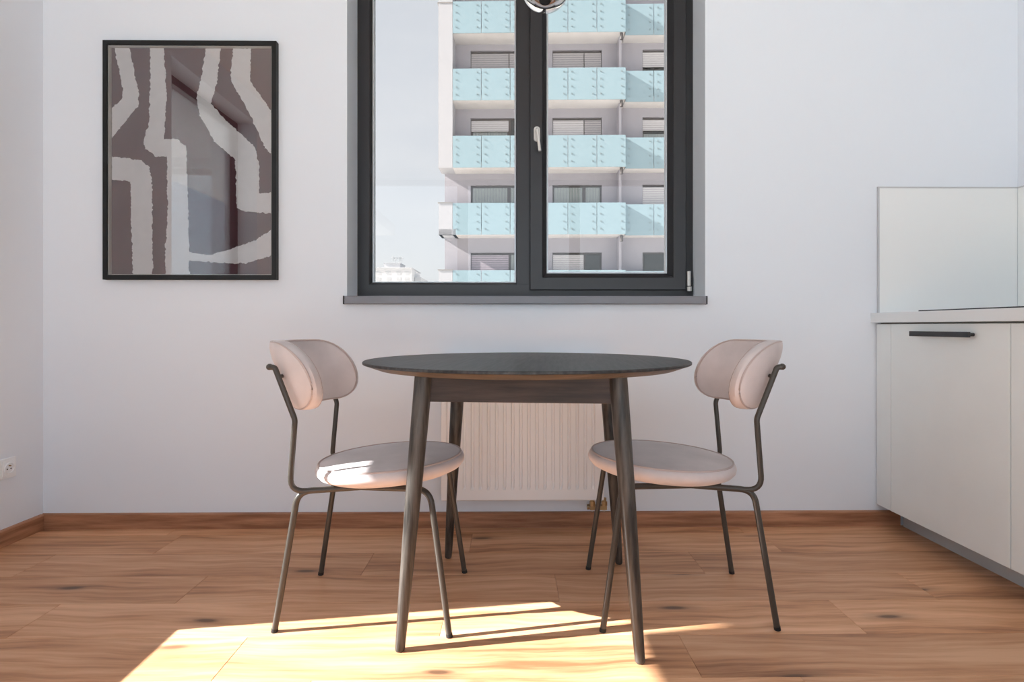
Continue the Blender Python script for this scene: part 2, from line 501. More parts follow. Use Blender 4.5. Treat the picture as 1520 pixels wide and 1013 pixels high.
def side_window(name, y0, y1):
    o = struct(empty(name, (0, 0, 0)))
    b = MB(); w_ = 0.05; x0, x1 = XL - 0.20, XL - 0.15
    b.box(x0, x1, y0, y0 + w_ * 0.5, LZ0, LZ1).box(x0, x1, y1 - w_ * 0.3, y1, LZ0, LZ1)
    b.box(x0, x1, y0, y1, LZ0, LZ0 + 0.012).box(x0, x1, y0, y1, LZ1 - w_, LZ1)
    b.build('frame', M['anthracite'], o)
    MB().box(x0 + 0.02, x0 + 0.026, y0, y1, LZ0, LZ1).build('pane', M['clear_glass'], o)
    return o
side_window('window_2', LY0, LY1)
side_window('added_window', RY0, RY1)  # unseen window added to bring more daylight into the room
# unseen glazed doors behind the camera, added to light the room
for i, (x0, x1) in enumerate(((-1.85, -0.55), (-0.55, 0.75), (0.75, 2.05))):
    o = struct(empty('added_door_%d' % (i + 1)))
    MB().ring(x0, x1, 0.02, 2.56, [(0, YR - 0.12), (0.06, YR - 0.12), (0.06, YR - 0.06), (0, YR - 0.06)]).build('frame', M['anthracite'], o)
    MB().box(x0 + 0.05, x1 - 0.05, YR - 0.095, YR - 0.088, 0.07, 2.51).build('pane', M['clear_glass'], o)
# balcony slab over the left windows: its outer edge cuts off the sun
OX = XL - 2.1
OZ = 2.633
b = MB()
NY0, NY1 = 0.995, 1.038      # notch shaped into the slab edge to let a sliver of sun through
b.box(OX, XL - 0.25, NY1, 6.0, OZ, OZ + 0.2).box(OX, XL - 0.25, -6.0, NY0, OZ, OZ + 0.2).box(OX + 0.27, XL - 0.25, NY0, NY1, OZ, OZ + 0.2)
struct(b.build('balcony_slab', M['concrete']), 'balcony slab of the floor above, outside the left windows')

# floor: a base with separate planks
fl = struct(MB().box(XL - 0.25, XR + 0.25, YR - 0.25, YB + 0.35, -0.3, -0.012).build('floor', M['floor_base']), 'oak laminate floor')
PW, PL = 0.2, 1.195
row_joint = {5: 0.58 - 0.8, 4: 1.04, 3: 0.68, 2: 0.155, 1: 1.0, 0: 0.47, -1: 0.713}   # row k lies at y from 1.43+0.2k
k = 5
plank_mesh = {}
def plank(x0, x1, y0, y1):
    key = (round(x1 - x0, 3), round(y1 - y0, 3))
    if key not in plank_mesh:
        lx, ly = key; g = 0.0003; h = 0.012; c = 0.0008
        b = MB()
        n = 0
        b.v = [(g, g, 0), (lx - g, g, 0), (lx - g, ly - g, 0), (g, ly - g, 0),
               (g, g, h - c), (lx - g, g, h - c), (lx - g, ly - g, h - c), (g, ly - g, h - c),
               (g + c, g + c, h), (lx - g - c, g + c, h), (lx - g - c, ly - g - c, h), (g + c, ly - g - c, h)]
        b.f = [(0, 1, 5, 4), (1, 2, 6, 5), (2, 3, 7, 6), (3, 0, 4, 7), (4, 5, 9, 8), (5, 6, 10, 9), (6, 7, 11, 10), (7, 4, 8, 11), (8, 9, 10, 11), (3, 2, 1, 0)]
        o = b.build('plank', M['floor'], fl)
        plank_mesh[key] = o.data
    else:
        o = bpy.data.objects.new('plank', plank_mesh[key]); COL.objects.link(o); o.parent = fl
    o.location = (x0, y0, -0.012)
for k in range(5, -20, -1):
    y0 = 1.43 + PW * k; y1 = min(y0 + PW, YB)
    if y1 <= YR: break
    y0 = max(y0, YR)
    j = row_joint.get(k, (k * 0.437) % PL)
    x = j
    while x > XL: x -= PL
    while x < XR:
        a, c = max(x, XL), min(x + PL, XR)
        if c - a > 0.01: plank(a, c, y0, y1)
        x += PL

# baseboards
M['baseboard_side'] = grain_mat('baseboard_oak_side', srgb(138, 94, 68), srgb(186, 136, 104), (40, 3, 42), 0.45, 0.35)
def board(name, p0, p1, nrm, m_name='baseboard'):
    """baseboard with a rounded top edge from p0 to p1 standing 15 mm off the wall"""
    p0, p1, nrm = Vector(p0), Vector(p1), Vector(nrm)
    prof = [(0, 0), (0.014, 0), (0.014, 0.060), (0.011, 0.064), (0, 0.066)]
    b = MB()
    for p in (p0, p1):
        for d, z in prof: b.v.append(tuple(p + nrm * d + Vector((0, 0, z))))
    m_ = len(prof)
    for i in range(m_): b.f.append((i, (i + 1) % m_, m_ + (i + 1) % m_, m_ + i))
    b.f += [tuple(range(m_)), tuple(range(m_, 2 * m_))]
    return struct(b.build(name, M[m_name]))
board('baseboard_back', (XL, YB, 0), (1.68, YB, 0), (0, -1, 0))['label'] = 'oak baseboard along the wall below the window'
board('baseboard_left', (XL, YR, 0), (XL, YB - 0.014, 0), (1, 0, 0), 'baseboard_side')['label'] = 'oak baseboard along the left wall'

# ------------------------------------------------------------------ window above the table
wn_ = struct(empty('window_1'), 'dark anthracite window with a fixed left pane and an opening right sash')
FY = 2.686
FX0, FX1, FZ0, FZ1 = -0.697, 0.841, 1.000, 2.52
MU0, MU1 = 0.030, 0.112
# outer frame and mullion
b = MB()
b.ring(FX0, FX1, FZ0, FZ1, [(0, FY + 0.075), (0, FY), (0.052, FY), (0.058, FY + 0.004), (0.066, FY + 0.028), (0.066, FY + 0.075)])
fr = b.build('frame', M['anthracite'], wn_)
MB().box(MU0, MU1, FY, FY + 0.075, FZ0 + 0.05, FZ1 - 0.05).build('mullion', M['anthracite'], wn_, bevel=0.003)
# left glazing: bead, spacer, pane
lg = (FX0 + 0.060, MU0 + 0.002, FZ0 + 0.056, FZ1 - 0.06)
b = MB(); b.ring(lg[0], lg[1], lg[2], lg[3], [(0, FY + 0.003), (0.006, FY + 0.026), (0, FY + 0.026)])
b.build('glazing_bead', M['anthracite_dark'], wn_)
b = MB(); b.ring(lg[0], lg[1], lg[2], lg[3], [(0.0005, FY + 0.020), (0.011, FY + 0.020), (0.011, FY + 0.052), (0.0005, FY + 0.052)])
b.build('spacer', M['spacer'], wn_)
MB().box(lg[0], lg[1], FY + 0.034, FY + 0.038, lg[2], lg[3]).build('pane', M['window_glass'], wn_)
# right opening sash, standing proud of the frame
SY = FY - 0.018
SX0, SX1, SZ0, SZ1 = 0.090, 0.806, 1.026, 2.50
b = MB(); b.ring(SX0, SX1, SZ0, SZ1, [(0.004, FY + 0.06), (0, SY + 0.004), (0.004, SY), (0.056, SY), (0.060, SY + 0.004), (0.079, SY + 0.034), (0.079, FY + 0.06)])
sash = b.build('sash', M['anthracite'], wn_)
b = MB(); b.ring(SX0 + 0.0795, SX1 - 0.0795, SZ0 + 0.0795, SZ1 - 0.0795, [(0, SY + 0.036), (0.007, SY + 0.036), (0.007, SY + 0.062), (0, SY + 0.062)])
b.build('spacer', M['spacer'], sash)
MB().box(SX0 + 0.07, SX1 - 0.07, SY + 0.044, SY + 0.048, SZ0 + 0.07, SZ1 - 0.07).build('pane', M['window_glass'], sash)
# handle: rose plate with a screw cap and a hanging lever
hx, hz_ = 0.1225, 1.735
b = MB()
prof = []
pts = []
for i in range(24):
    a = 2 * PI * i / 24
    pts.append((hx + 0.0145 * math.cos(a), hz_ + (0.020 if math.sin(a) > 0 else -0.020) + 0.0145 * math.sin(a)))
n = len(pts)
b.v = [(x, SY, z) for x, z in pts] + [(x, SY - 0.010, z) for x, z in pts]
b.f = [(i, (i + 1) % n, n + (i + 1) % n, n + i) for i in range(n)] + [tuple(range(n)), tuple(range(n, 2 * n))]
hd = b.build('handle', M['handle_white'], wn_, bevel=0.002)
lv = fillet([(hx, SY - 0.008, hz_ + 0.012), (hx, SY - 0.038, hz_ + 0.010), (hx + 0.011, SY - 0.044, hz_ - 0.088)], [0.012])
MB().tube(lv, 0.0085, 12, r_end=0.0065).build('lever', M['handle_white'], hd, smooth=True)
MB().lathe([(0, 0), (0.0035, 0), (0.0035, 0.003), (0, 0.003)], seg=12).xf(Matrix.Translation((hx, SY - 0.008, hz_ + 0.024)) @ Matrix.Rotation(PI / 2, 4, 'X')).build('screw', M['socket_hole'], hd)
# hinge on the lower right corner
b = MB(); b.tube([(0.816, SY - 0.004, 1.046), (0.816, SY - 0.004, 1.112)], 0.0085, 12)
hg = b.build('hinge', M['handle_white'], wn_, smooth=True)
MB().tube([(0.818, SY - 0.004, 1.022), (0.818, SY - 0.004, 1.042)], 0.0105, 12).build('hinge_pin', M['handle_white'], hg, smooth=True)
# sill board
MB().box(-0.697, 0.841, YB - 0.002, FY + 0.02, 0.956, 0.9895).build('sill_bed', M['sill'], wn_)
b = MB().box(-0.703, 0.838, YB - 0.028, YB - 0.0005, 0.9555, 0.9895)
sill = b.build('window_sill', M['sill'], wn_, bevel=0.004)
for x0 in (-0.707, 0.838):
    MB().box(x0, x0 + 0.004, YB - 0.029, YB - 0.0005, 0.9545, 0.9905).build('end_cap', M['anthracite_dark'], sill, bevel=0.0012)

# ------------------------------------------------------------------ dining table
tb = tag(empty('dining_table', (0.0515, 1.839, 0), math.radians(-5.7)), 'round dining table of black stained wood with four tapered legs', 'table')
ZT = 0.757
top = MB().lathe([(0, 0.748), (0.30, 0.748), (0.496, 0.7485), (0.4985, 0.750), (0.4985, 0.7552), (0.4965, ZT), (0.25, ZT), (0, ZT)], seg=128)
tt_ = top.build('tabletop', M['table_wood'], tb, smooth=True)
MB().lathe([(0, 0.733), (0.30, 0.733), (0.452, 0.733), (0.4945, 0.7482), (0.30, 0.7482), (0, 0.7482)], seg=128).build('bevelled_underside', M['underside'], tt_, smooth=True)
for sx in (-1, 1):
    for sy in (-1, 1):
        a = Vector((sx * 0.314, sy * 0.314, 0.0)); c = Vector((sx * 0.262, sy * 0.262, 0.7329))
        d = (c - a)
        pts = [a + d * s for s in (0, 0.004, 0.01, 0.2, 0.4, 0.6, 0.8, 1.0)]
        rad = [0.0105, 0.0125, 0.0133, 0.0165, 0.0192, 0.0218, 0.0238, 0.0245]
        b = MB(); seg = 24
        for p, r in zip(pts, rad):
            for s in range(seg):
                q = 2 * PI * s / seg
                b.v.append((p.x + r * math.cos(q), p.y + r * math.sin(q), p.z))
        for i in range(len(pts) - 1):
            for s in range(seg):
                b.f.append((i * seg + s, i * seg + (s + 1) % seg, (i + 1) * seg + (s + 1) % seg, (i + 1) * seg + s))
        b.f += [tuple(reversed(range(seg))), tuple((len(pts) - 1) * seg + s for s in range(seg))]
        b.build('leg', M['leg_wood'], tb, smooth=True)
for s in (-1, 1):
    MB().box(-0.245, 0.245, s * 0.256 - 0.011, s * 0.256 + 0.011, 0.655, 0.7329).build('apron', M['apron_wood'], tb, bevel=0.0015)
    MB().box(s * 0.256 - 0.011, s * 0.256 + 0.011, -0.245, 0.245, 0.655, 0.7329).build('apron', M['apron_wood'], tb, bevel=0.0015)

# ------------------------------------------------------------------ chairs (local: +X is the front, origin between the feet)
def make_chair():
    r = empty('dining_chair')
    # seat cushion
    R = 0.228
    prof = [(0, 0.0), (0.17, 0.0), (0.198, 0.003), (0.216, 0.011), (0.226, 0.023), (0.2275, 0.033), (0.2235, 0.043), (0.2165, 0.0495), (0.212, 0.0505), (0.17, 0.055), (0.10, 0.0585), (0, 0.060)]
    tilt = Matrix.Translation((0.042, 0, 0.405)) @ Matrix.Rotation(math.radians(-3.4), 4, 'Y')
    seat = MB().lathe(prof, seg=72).xf(tilt).build('seat', M['velvet'], r, smooth=True)
    ring = [(0.2165 * math.cos(2 * PI * i / 72), 0.2165 * math.sin(2 * PI * i / 72), 0.0495) for i in range(72)]
    MB().loop_tube(ring, 0.0032, 8).xf(tilt).build('piping', M['piping'], seat, smooth=True)
    # underseat plate
    MB().lathe([(0, -0.006), (0.15, -0.006), (0.15, 0.001), (0, 0.001)], seg=40).xf(tilt).build('seat_plate', M['black_metal'], r, smooth=True)
    T = 0.0088
    for s in (-1, 1):
        rear = fillet([(-0.248, s * 0.190, 0), (-0.187, s * 0.176, 0.392), (-0.02, s * 0.135, 0.3935)], [0.045])
        lg_ = MB().tube(rear, T).build('leg', M['black_metal'], r, smooth=True)
        MB().tube([(-0.2483, s * 0.190, 0), (-0.2467, s * 0.1897, 0.010)], T + 0.0006).build('foot_cap', M['black_rubber'], lg_, smooth=True)
        fr_ = fillet([(0.248, s * 0.213, 0), (0.190, s * 0.190, 0.403), (-0.02, s * 0.135, 0.3935)], [0.05])
        lg_ = MB().tube(fr_, T).build('leg', M['black_metal'], r, smooth=True)
        MB().tube([(0.2483, s * 0.213, 0), (0.2467, s * 0.2124, 0.010)], T + 0.0006).build('foot_cap', M['black_rubber'], lg_, smooth=True)
        up = fillet([(-0.12, s * 0.160, 0.393), (-0.208, s * 0.183, 0.392), (-0.191, s * 0.187, 0.597), (-0.248, s * 0.187, 0.744), (-0.262, s * 0.189, 0.746)], [0.045, 0.04, 0.010])
        u = MB().tube(up, 0.0078).build('back_upright', M['black_metal'], r, smooth=True)
        MB().lathe([(0, -0.0095), (0.0055, -0.0078), (0.009, -0.003), (0.009, 0.003), (0.0055, 0.0078), (0, 0.0095)], seg=14).xf(Matrix.Translation((-0.262, s * 0.189, 0.746)) @ Matrix.Rotation(PI / 2, 4, 'Y')).build('end_knob', M['black_metal'], u, smooth=True)
        MB().tube([(-0.238, s * 0.184, 0.718), (-0.240, s * 0.140, 0.718)], 0.006, 10).build('bracket', M['black_metal'], u, smooth=True)
    # backrest: a thick curved pad
    X0, RC, PHM, H2, ZC_, LEAN, TH = -0.058, 0.2105, 1.21, 0.098, 0.718, math.radians(20), 0.047
    N_ = 72; n_ = 2.5
    def bound(th):
        # stadium outline: straight top and bottom, rounded ends
        c, s_ = math.cos(th), math.sin(th)
        A, E_ = PHM * RC, 0.115
        st = A - E_; k_ = abs(c) ** 1.6
        u = st * min(1.0, k_ / 0.5) + max(0.0, (k_ - 0.5) / 0.5) * E_
        v = 1.0 if u <= st else max(0.0, 1 - ((u - st) / E_) ** 2.3) ** (1 / 2.1)
        return (math.copysign(u, c) / RC, math.copysign(v, s_) * H2)
    def P(phi, t, off):
        rr = RC + off
        x = X0 - rr * math.cos(phi); y = rr * math.sin(phi)
        return (x - math.tan(LEAN) * t - 0.0, y, ZC_ + t * 1.0)
    rings = [0.12, 0.3, 0.5, 0.68, 0.82, 0.92, 0.97]
    b = MB()
    def layer(offf):
        ids = []
        c0 = len(b.v); b.v.append(P(0, 0, offf(0)))
        for ro in rings:
            base = len(b.v)
            for i in range(N_):
                a, t = bound(2 * PI * i / N_)
                b.v.append(P(a * ro, t * ro, offf(ro)))
            ids.append(base)
        return c0, ids
    pil = lambda ro: 0.006 * (1 - ro ** 3)
    ci, inner = layer(lambda ro: -(TH / 2 + pil(ro)))
    co, outer = layer(lambda ro: (TH / 2 + 0.007 - 0.013 * ro ** 5))
    side = []
    for off, ro in ((-TH / 2 + 0.003, 1.0), (-TH * 0.2, 1.02), (TH * 0.15, 1.015), (TH / 2 - 0.010, 0.99)):
        base = len(b.v)
        for i in range(N_):
            a, t = bound(2 * PI * i / N_)
            b.v.append(P(a * ro, t * ro, off))
        side.append(base)
    chain = list(reversed(inner))  # from the rim inwards is reversed below
    def strip(A, B):
        for i in range(N_):
            j = (i + 1) % N_
            b.f.append((A + i, A + j, B + j, B + i))
    for c_, ids in ((ci, inner), (co, outer)):
        for i in range(N_): b.f.append((c_, ids[0] + i, ids[0] + (i + 1) % N_))
        for A, B in zip(ids, ids[1:]): strip(A, B)
    seq = [inner[-1]] + side + [outer[-1]]
    for A, B in zip(seq, seq[1:]): strip(A, B)
    br = b.build('backrest', M['velvet'], r, smooth=True)
    for off in (-TH / 2, TH / 2):
        pts = []
        for i in range(N_):
            a, t = bound(2 * PI * i / N_); pts.append(P(a * 0.985, t * 0.985, off if off < 0 else off - 0.007))
        MB().loop_tube(pts, 0.0026, 8).build('piping', M['piping'], br, smooth=True)
    return r
ch1 = make_chair()
ch1.location = (-0.411, 1.842, 0); ch1.rotation_euler = (0, 0, math.radians(-1.2))
tag(ch1, 'taupe velvet chair with its back to the socket wall, sunlit on its seat edge', 'chair', 'velvet dining chairs at the table')
ch2 = copy_tree(ch1)
ch2.location = (0.517, 1.851, 0); ch2.rotation_euler = (0, 0, PI - math.radians(2.2))
tag(ch2, 'taupe velvet chair between the table and the kitchen cabinet', 'chair', 'velvet dining chairs at the table')

# ------------------------------------------------------------------ radiator
rd = tag(empty('radiator', (0.0525, YB, 0)), 'white ribbed panel radiator on the wall under the window', 'radiator')
RW, RZ0, RZ1 = 0.335, 0.140, 0.735
# ribbed front panel
b = MB()
pitch = 0.0333; prof = []
x = -RW
prof.append((-RW, -0.098))
nx = int((2 * RW - 0.03) / pitch)
x = -nx * pitch / 2
for i in range(nx):
    prof += [(x + 0.002, -0.098), (x + 0.006, -0.0895), (x + 0.0125, -0.0895), (x + 0.0165, -0.098)]
    x += pitch
prof.append((RW, -0.098))
zz = [RZ0, RZ0 + 0.004, RZ0 + 0.045, RZ0 + 0.060, RZ1 - 0.060, RZ1 - 0.045, RZ1 - 0.004, RZ1]
for z in zz:
    flat = z <= RZ0 + 0.046 or z >= RZ1 - 0.046
    for px_, py_ in prof:
        y = -0.098 if flat else py_
        if z in (RZ0, RZ1): y = -0.094
        b.v.append((px_, y, z))
m_ = len(prof)
for i in range(len(zz) - 1):
    for j in range(m_ - 1):
        b.f.append((i * m_ + j, i * m_ + j + 1, (i + 1) * m_ + j + 1, (i + 1) * m_ + j))
pan = b.build('front_panel', M['radiator'], rd)
MB().box(-RW, RW, -0.089, -0.086, RZ0, RZ1).build('back_skin', M['radiator'], pan)
MB().box(-RW + 0.006, RW - 0.006, -0.042, -0.032, RZ0 + 0.01, RZ1 - 0.005).build('rear_panel', M['radiator'], rd, bevel=0.003)
for s in (-1, 1):
    MB().box(s * RW - 0.0015, s * RW + 0.0015, -0.094, -0.030, RZ0 + 0.006, RZ1 - 0.004).build('side_panel', M['radiator'], rd, bevel=0.001)
b = MB()
for i in range(20):
    x = -RW + 0.015 + i * (2 * RW - 0.03) / 19.0
    b.box(x - 0.004, x + 0.004, -0.088, -0.034, RZ1 - 0.012, RZ1 - 0.006)
tag(b.build('top_grille', M['radiator'], rd), kind='stuff')
for x in (-0.22, 0.22):
    MB().box(x - 0.02, x + 0.02, -0.034, 0.0, RZ1 - 0.20, RZ1 - 0.10).build('wall_bracket', M['radiator'], rd)
# valve below the right corner
vx = 0.292
b = MB()
for dx in (0.0, 0.05):
    b.tube([(vx + dx, -0.066, RZ0 + 0.003), (vx + dx, -0.066, RZ0 - 0.016)], 0.009, 12)
    b.tube([(vx + dx, -0.066, RZ0 - 0.012), (vx + dx, -0.066, RZ0 - 0.030)], 0.0125, 6)
b.box(vx - 0.010, vx + 0.060, -0.076, -0.056, RZ0 - 0.046, RZ0 - 0.028)
vb = b.build('valve', M['brass'], rd, smooth=True)
MB().tube([(vx - 0.012, -0.066, RZ0 - 0.036), (vx - 0.022, -0.066, RZ0 - 0.036)], 0.011, 8).build('valve_cap', M['brass'], vb, smooth=True)
for dx in (0.0, 0.05):
    MB().tube(fillet([(vx + dx, -0.066, RZ0 - 0.046), (vx + dx, -0.05, RZ0 - 0.05), (vx + dx, 0.0, RZ0 - 0.05)], [0.01]), 0.008, 12).build('pipe', M['pipe_white'], vb, smooth=True)

# ------------------------------------------------------------------ framed picture
pc = tag(empty('framed_picture', (-1.352, YB, 1.563)), 'black framed abstract print of pale brush strokes on mauve', 'picture')
PX, PZ = 0.364, 0.505
MB().ring(-PX, PX, -PZ, PZ, [(0, -0.001), (0, -0.028), (0.002, -0.030), (0.018, -0.030), (0.020, -0.028), (0.020, -0.001)]).build('frame', M['picture_black'], pc)
MB().ring(-PX + 0.0205, PX - 0.0205, -PZ + 0.0205, PZ - 0.0205, [(0, -0.022), (0.003, -0.022), (0.003, -0.006), (0, -0.006)]).build('inner_lip', M['passe'], pc)
pr = MB().box(-PX + 0.015, PX - 0.015, -0.006, -0.002, -PZ + 0.015, PZ - 0.015).build('print', M['print'], pc)
def cp(x, y):
    return (-PX + (x - 52) / 680.0 * 2 * PX, PZ - (y - 38) / 940.0 * 2 * PZ)
strokes = [
    [(86, 58), (145, 58), (182, 240), (178, 290), (74, 416), (74, 300), (118, 255), (116, 215)],
    [(225, 58), (280, 58), (291, 250), (280, 418), (330, 418), (368, 450), (372, 560), (380, 860), (380, 964), (290, 964), (285, 880), (295, 700), (292, 488), (250, 490), (205, 460), (200, 430), (222, 350), (226, 200)],
    [(74, 488), (190, 505), (222, 530), (234, 600), (236, 964), (158, 964), (150, 700), (148, 590), (74, 580)],
    [(445, 58), (505, 58), (490, 190), (465, 280), (520, 340), (640, 450), (655, 520), (657, 632), (706, 630), (706, 715), (600, 705), (568, 690), (562, 500), (480, 430), (420, 320), (410, 260), (430, 160)],
    [(555, 58), (625, 58), (622, 190), (706, 308), (706, 475), (680, 455), (620, 320), (545, 190), (545, 150)],
    [(380, 866), (460, 880), (545, 855), (640, 820), (706, 776), (706, 880), (600, 912), (538, 912), (380, 900)],
]
rg = random.Random(3)
for si, poly in enumerate(strokes):
    pts = []
    for i, p in enumerate(poly):
        q = poly[(i + 1) % len(poly)]
        d = math.hypot(q[0] - p[0], q[1] - p[1]); nseg = max(1, int(d / 3.2))
        nx_, ny_ = (-(q[1] - p[1]) / d, (q[0] - p[0]) / d)
        wob = 0.0
        for k_ in range(nseg):
            s = k_ / nseg
            wob = 0.55 * wob + rg.uniform(-2.4, 2.4)
            x, y = p[0] + (q[0] - p[0]) * s + nx_ * wob, p[1] + (q[1] - p[1]) * s + ny_ * wob
            x = min(max(x, 75), 706); y = min(max(y, 58), 963)
            pts.append(cp(x, y))
    bm = bmesh.new()
    yy = -0.0062 - 0.0001 * si
    vs = [bm.verts.new((x, yy, z)) for x, z in pts]
    for tri in tessellate_polygon([[Vector((x, z, 0)) for x, z in pts]]):
        try: bm.faces.new([vs[i_] for i_ in tri])
        except ValueError: pass
    bmesh.ops.recalc_face_normals(bm, faces=bm.faces)
    geo = bmesh.ops.extrude_face_region(bm, geom=bm.faces[:])
    bmesh.ops.translate(bm, vec=(0, 0.0004, 0), verts=[e for e in geo['geom'] if isinstance(e, bmesh.types.BMVert)])
    bmesh.ops.recalc_face_normals(bm, faces=bm.faces)
    me = bpy.data.meshes.new('brush_stroke'); bm.to_mesh(me); bm.free()
    me.materials.append(M['stroke'])
    o = bpy.data.objects.new('brush_stroke', me); COL.objects.link(o); o.parent = pr
gp_ = MB().box(-PX + 0.019, PX - 0.019, -0.0258, -0.0240, -PZ + 0.019, PZ - 0.019).build('glass_pane', M['picture_glass'], pc)
gp_.data.materials.append(M['back_glass'])       # only the front face of the pane mirrors
for pf in gp_.data.polygons:
    pf.material_index = 0 if pf.normal.y < -0.5 else 1

# ------------------------------------------------------------------ power socket on the left wall
sk = tag(empty('power_socket', (XL, 2.295, 0.301)), 'white double power socket low on the left wall', 'socket')
b = MB().box(0, 0.010, -0.148 + 0.072, 0.074, -0.039, 0.041)
b.build('cover_plate', M['socket'], sk, bevel=0.003)
for yc in (0.036, -0.038):
    pl = MB().box(0.009, 0.0125, yc - 0.030, yc + 0.030, -0.030, 0.032).build('socket_insert', M['socket'], sk, bevel=0.002)
    # round well: rim torus and dished floor
    well = MB()
    well.lathe([(0.0, 0.0004), (0.0185, 0.0008), (0.0195, 0.004), (0.0215, 0.0045), (0.0225, 0.0030), (0.0225, 0.0)], seg=32)
    well.xf(Matrix.Translation((0.0120, yc, 0.001)) @ Matrix.Rotation(PI / 2, 4, 'Y'))
    well.build('socket_well', M['socket'], pl, smooth=True)
    for dy in (-0.0085, 0.0085):
        MB().lathe([(0, 0.0), (0.0028, 0.0), (0.0028, 0.0008), (0, 0.0008)], seg=12).xf(Matrix.Translation((0.0125, yc + dy, -0.002)) @ Matrix.Rotation(PI / 2, 4, 'Y')).build('pin_hole', M['socket_hole'], pl)
    MB().tube([(0.0125, yc, 0.011), (0.020, yc, 0.011)], 0.0025, 10).build('earth_pin', M['brass'], pl, smooth=True)

# ------------------------------------------------------------------ kitchen units along the right wall
KX = 1.580
CZ0, CZ1 = 0.094, 0.873
def unit(y0, y1, label, filler=False):
    """cabinet whose front faces -X, between y0 (near) and y1 (far)"""
    o = tag(empty('base_cabinet', (KX, y0, 0)), label, 'cabinet', 'greige base cabinets along the right wall')
    D = y1 - y0
    MB().box(0.021, XR - KX - 0.002, 0.0005, D - 0.0005, CZ0, CZ1 + 0.0025).build('body', M['cabinet_in'], o)
    d1 = D
    if filler:
        d1 = D - 0.100
        MB().box(0.001, 0.0195, d1 + 0.0015, D - 0.004, CZ0, CZ1 - 0.003).build('filler_panel', M['cabinet'], o, bevel=0.001)
    dr = MB().box(0.0, 0.0195, 0.0015, d1 - 0.0015, CZ0, CZ1 - 0.003).build('door', M['cabinet'], o, bevel=0.0012)
    yc = 0.130 + 0.145
    hb = MB().box(-0.034, -0.024, yc - 0.146, yc + 0.146, 0.823, 0.842).build('handle', M['black_handle'], dr, bevel=0.0012)
    for q in (-0.128, 0.128):
        MB().tube([(-0.026, yc + q, 0.8325), (0.0005, yc + q, 0.8325)], 0.006, 12).build('handle_post', M['black_handle'], dr, smooth=True)
    return o
unit(1.833, 2.514, 'greige cabinet against the back wall, black bar handle on its door', True)
unit(1.231, 1.832, 'greige cabinet beside the far one, cut by the right edge of the picture')
wt = tag(MB().box(KX - 0.022, XR - 0.001, 0.62, YB - 0.001, 0.8765, 0.918).build('worktop', M['worktop'], bevel=0.0015), 'white worktop over the greige cabinets', 'worktop')
unit(0.629, 1.230, 'greige cabinet nearest the camera, outside the right edge of the picture')
tag(MB().box(1.690, 1.705, 0.629, YB - 0.016, 0.0, CZ0 - 0.0005).build('plinth', M['plinth'], bevel=0.001), 'grey plinth under the greige cabinets, at floor level', 'plinth')
hb_ = tag(empty('hob', (1.615, 1.70, 0.918)), 'black glass hob lying on the white worktop', 'hob')
MB().box(0, 0.51, 0, 0.60, 0.0002, 0.0065).build('glass_top', M['hob'], hb_, bevel=0.0015)
for (hx_, hy_, rr_) in ((0.15, 0.16, 0.09), (0.36, 0.16, 0.07), (0.15, 0.44, 0.07), (0.36, 0.44, 0.10)):
    MB().loop_tube([(hx_ + rr_ * math.cos(2 * PI * i / 40), hy_ + rr_ * math.sin(2 * PI * i / 40), 0.0062) for i in range(40)], 0.0007, 6).build('zone_ring', M['spacer'], hb_)
sp = tag(empty('splashback', (0, 0, 0)), 'glossy white splashback panel with thin grey trim on the back wall', 'splashback')
MB().box(1.590, XR - 0.008, YB - 0.007, YB - 0.001, 0.9185, 1.459).build('panel', M['splash'], sp)
b = MB().box(1.586, 1.5925, YB - 0.009, YB - 0.001, 0.9185, 1.463).box(1.5925, XR - 0.008, YB - 0.009, YB - 0.001, 1.4575, 1.463)
b.build('edge_trim', M['splash_trim'], sp)
sp2 = tag(empty('splashback', (0, 0, 0)), 'glossy white splashback panel on the right wall, mostly out of the picture', 'splashback')
MB().box(XR - 0.007, XR - 0.001, 0.63, YB - 0.0075, 0.9185, 1.459).build('panel', M['splash'], sp2)
MB().box(XR - 0.009, XR - 0.001, 0.63, YB - 0.0095, 1.4575, 1.463).build('edge_trim', M['splash_trim'], sp2)

# ------------------------------------------------------------------ pendant lamp over the table
pd = tag(empty('pendant_lamp', (0.112, 1.84, ZC)), 'chrome globe pendant hanging in front of the window mullion', 'lamp')
gz = 1.852 + 0.0765
gp = []
for i in range(0, 33):
    a = -PI / 2 + PI * i / 32
    gp.append((0.0765 * math.cos(a) if 0 < i < 32 else 0.0, gz - ZC + 0.0765 * math.sin(a)))
MB().lathe(gp, seg=64).build('globe', M['chrome'], pd, smooth=True)
MB().lathe([(0, gz - ZC + 0.068), (0.022, gz - ZC + 0.068), (0.022, gz - ZC + 0.12), (0.012, gz - ZC + 0.13), (0, gz - ZC + 0.13)], seg=24).build('lamp_holder', M['cable'], pd, smooth=True)
MB().tube([(0, 0, gz - ZC + 0.125), (0, 0, -0.015)], 0.003, 8).build('cord', M['cable'], pd, smooth=True)
MB().lathe([(0, -0.025), (0.05, -0.025), (0.055, -0.02), (0.055, -0.0005), (0, -0.0005)], seg=32).build('ceiling_rose', M['chrome'], pd, smooth=True)

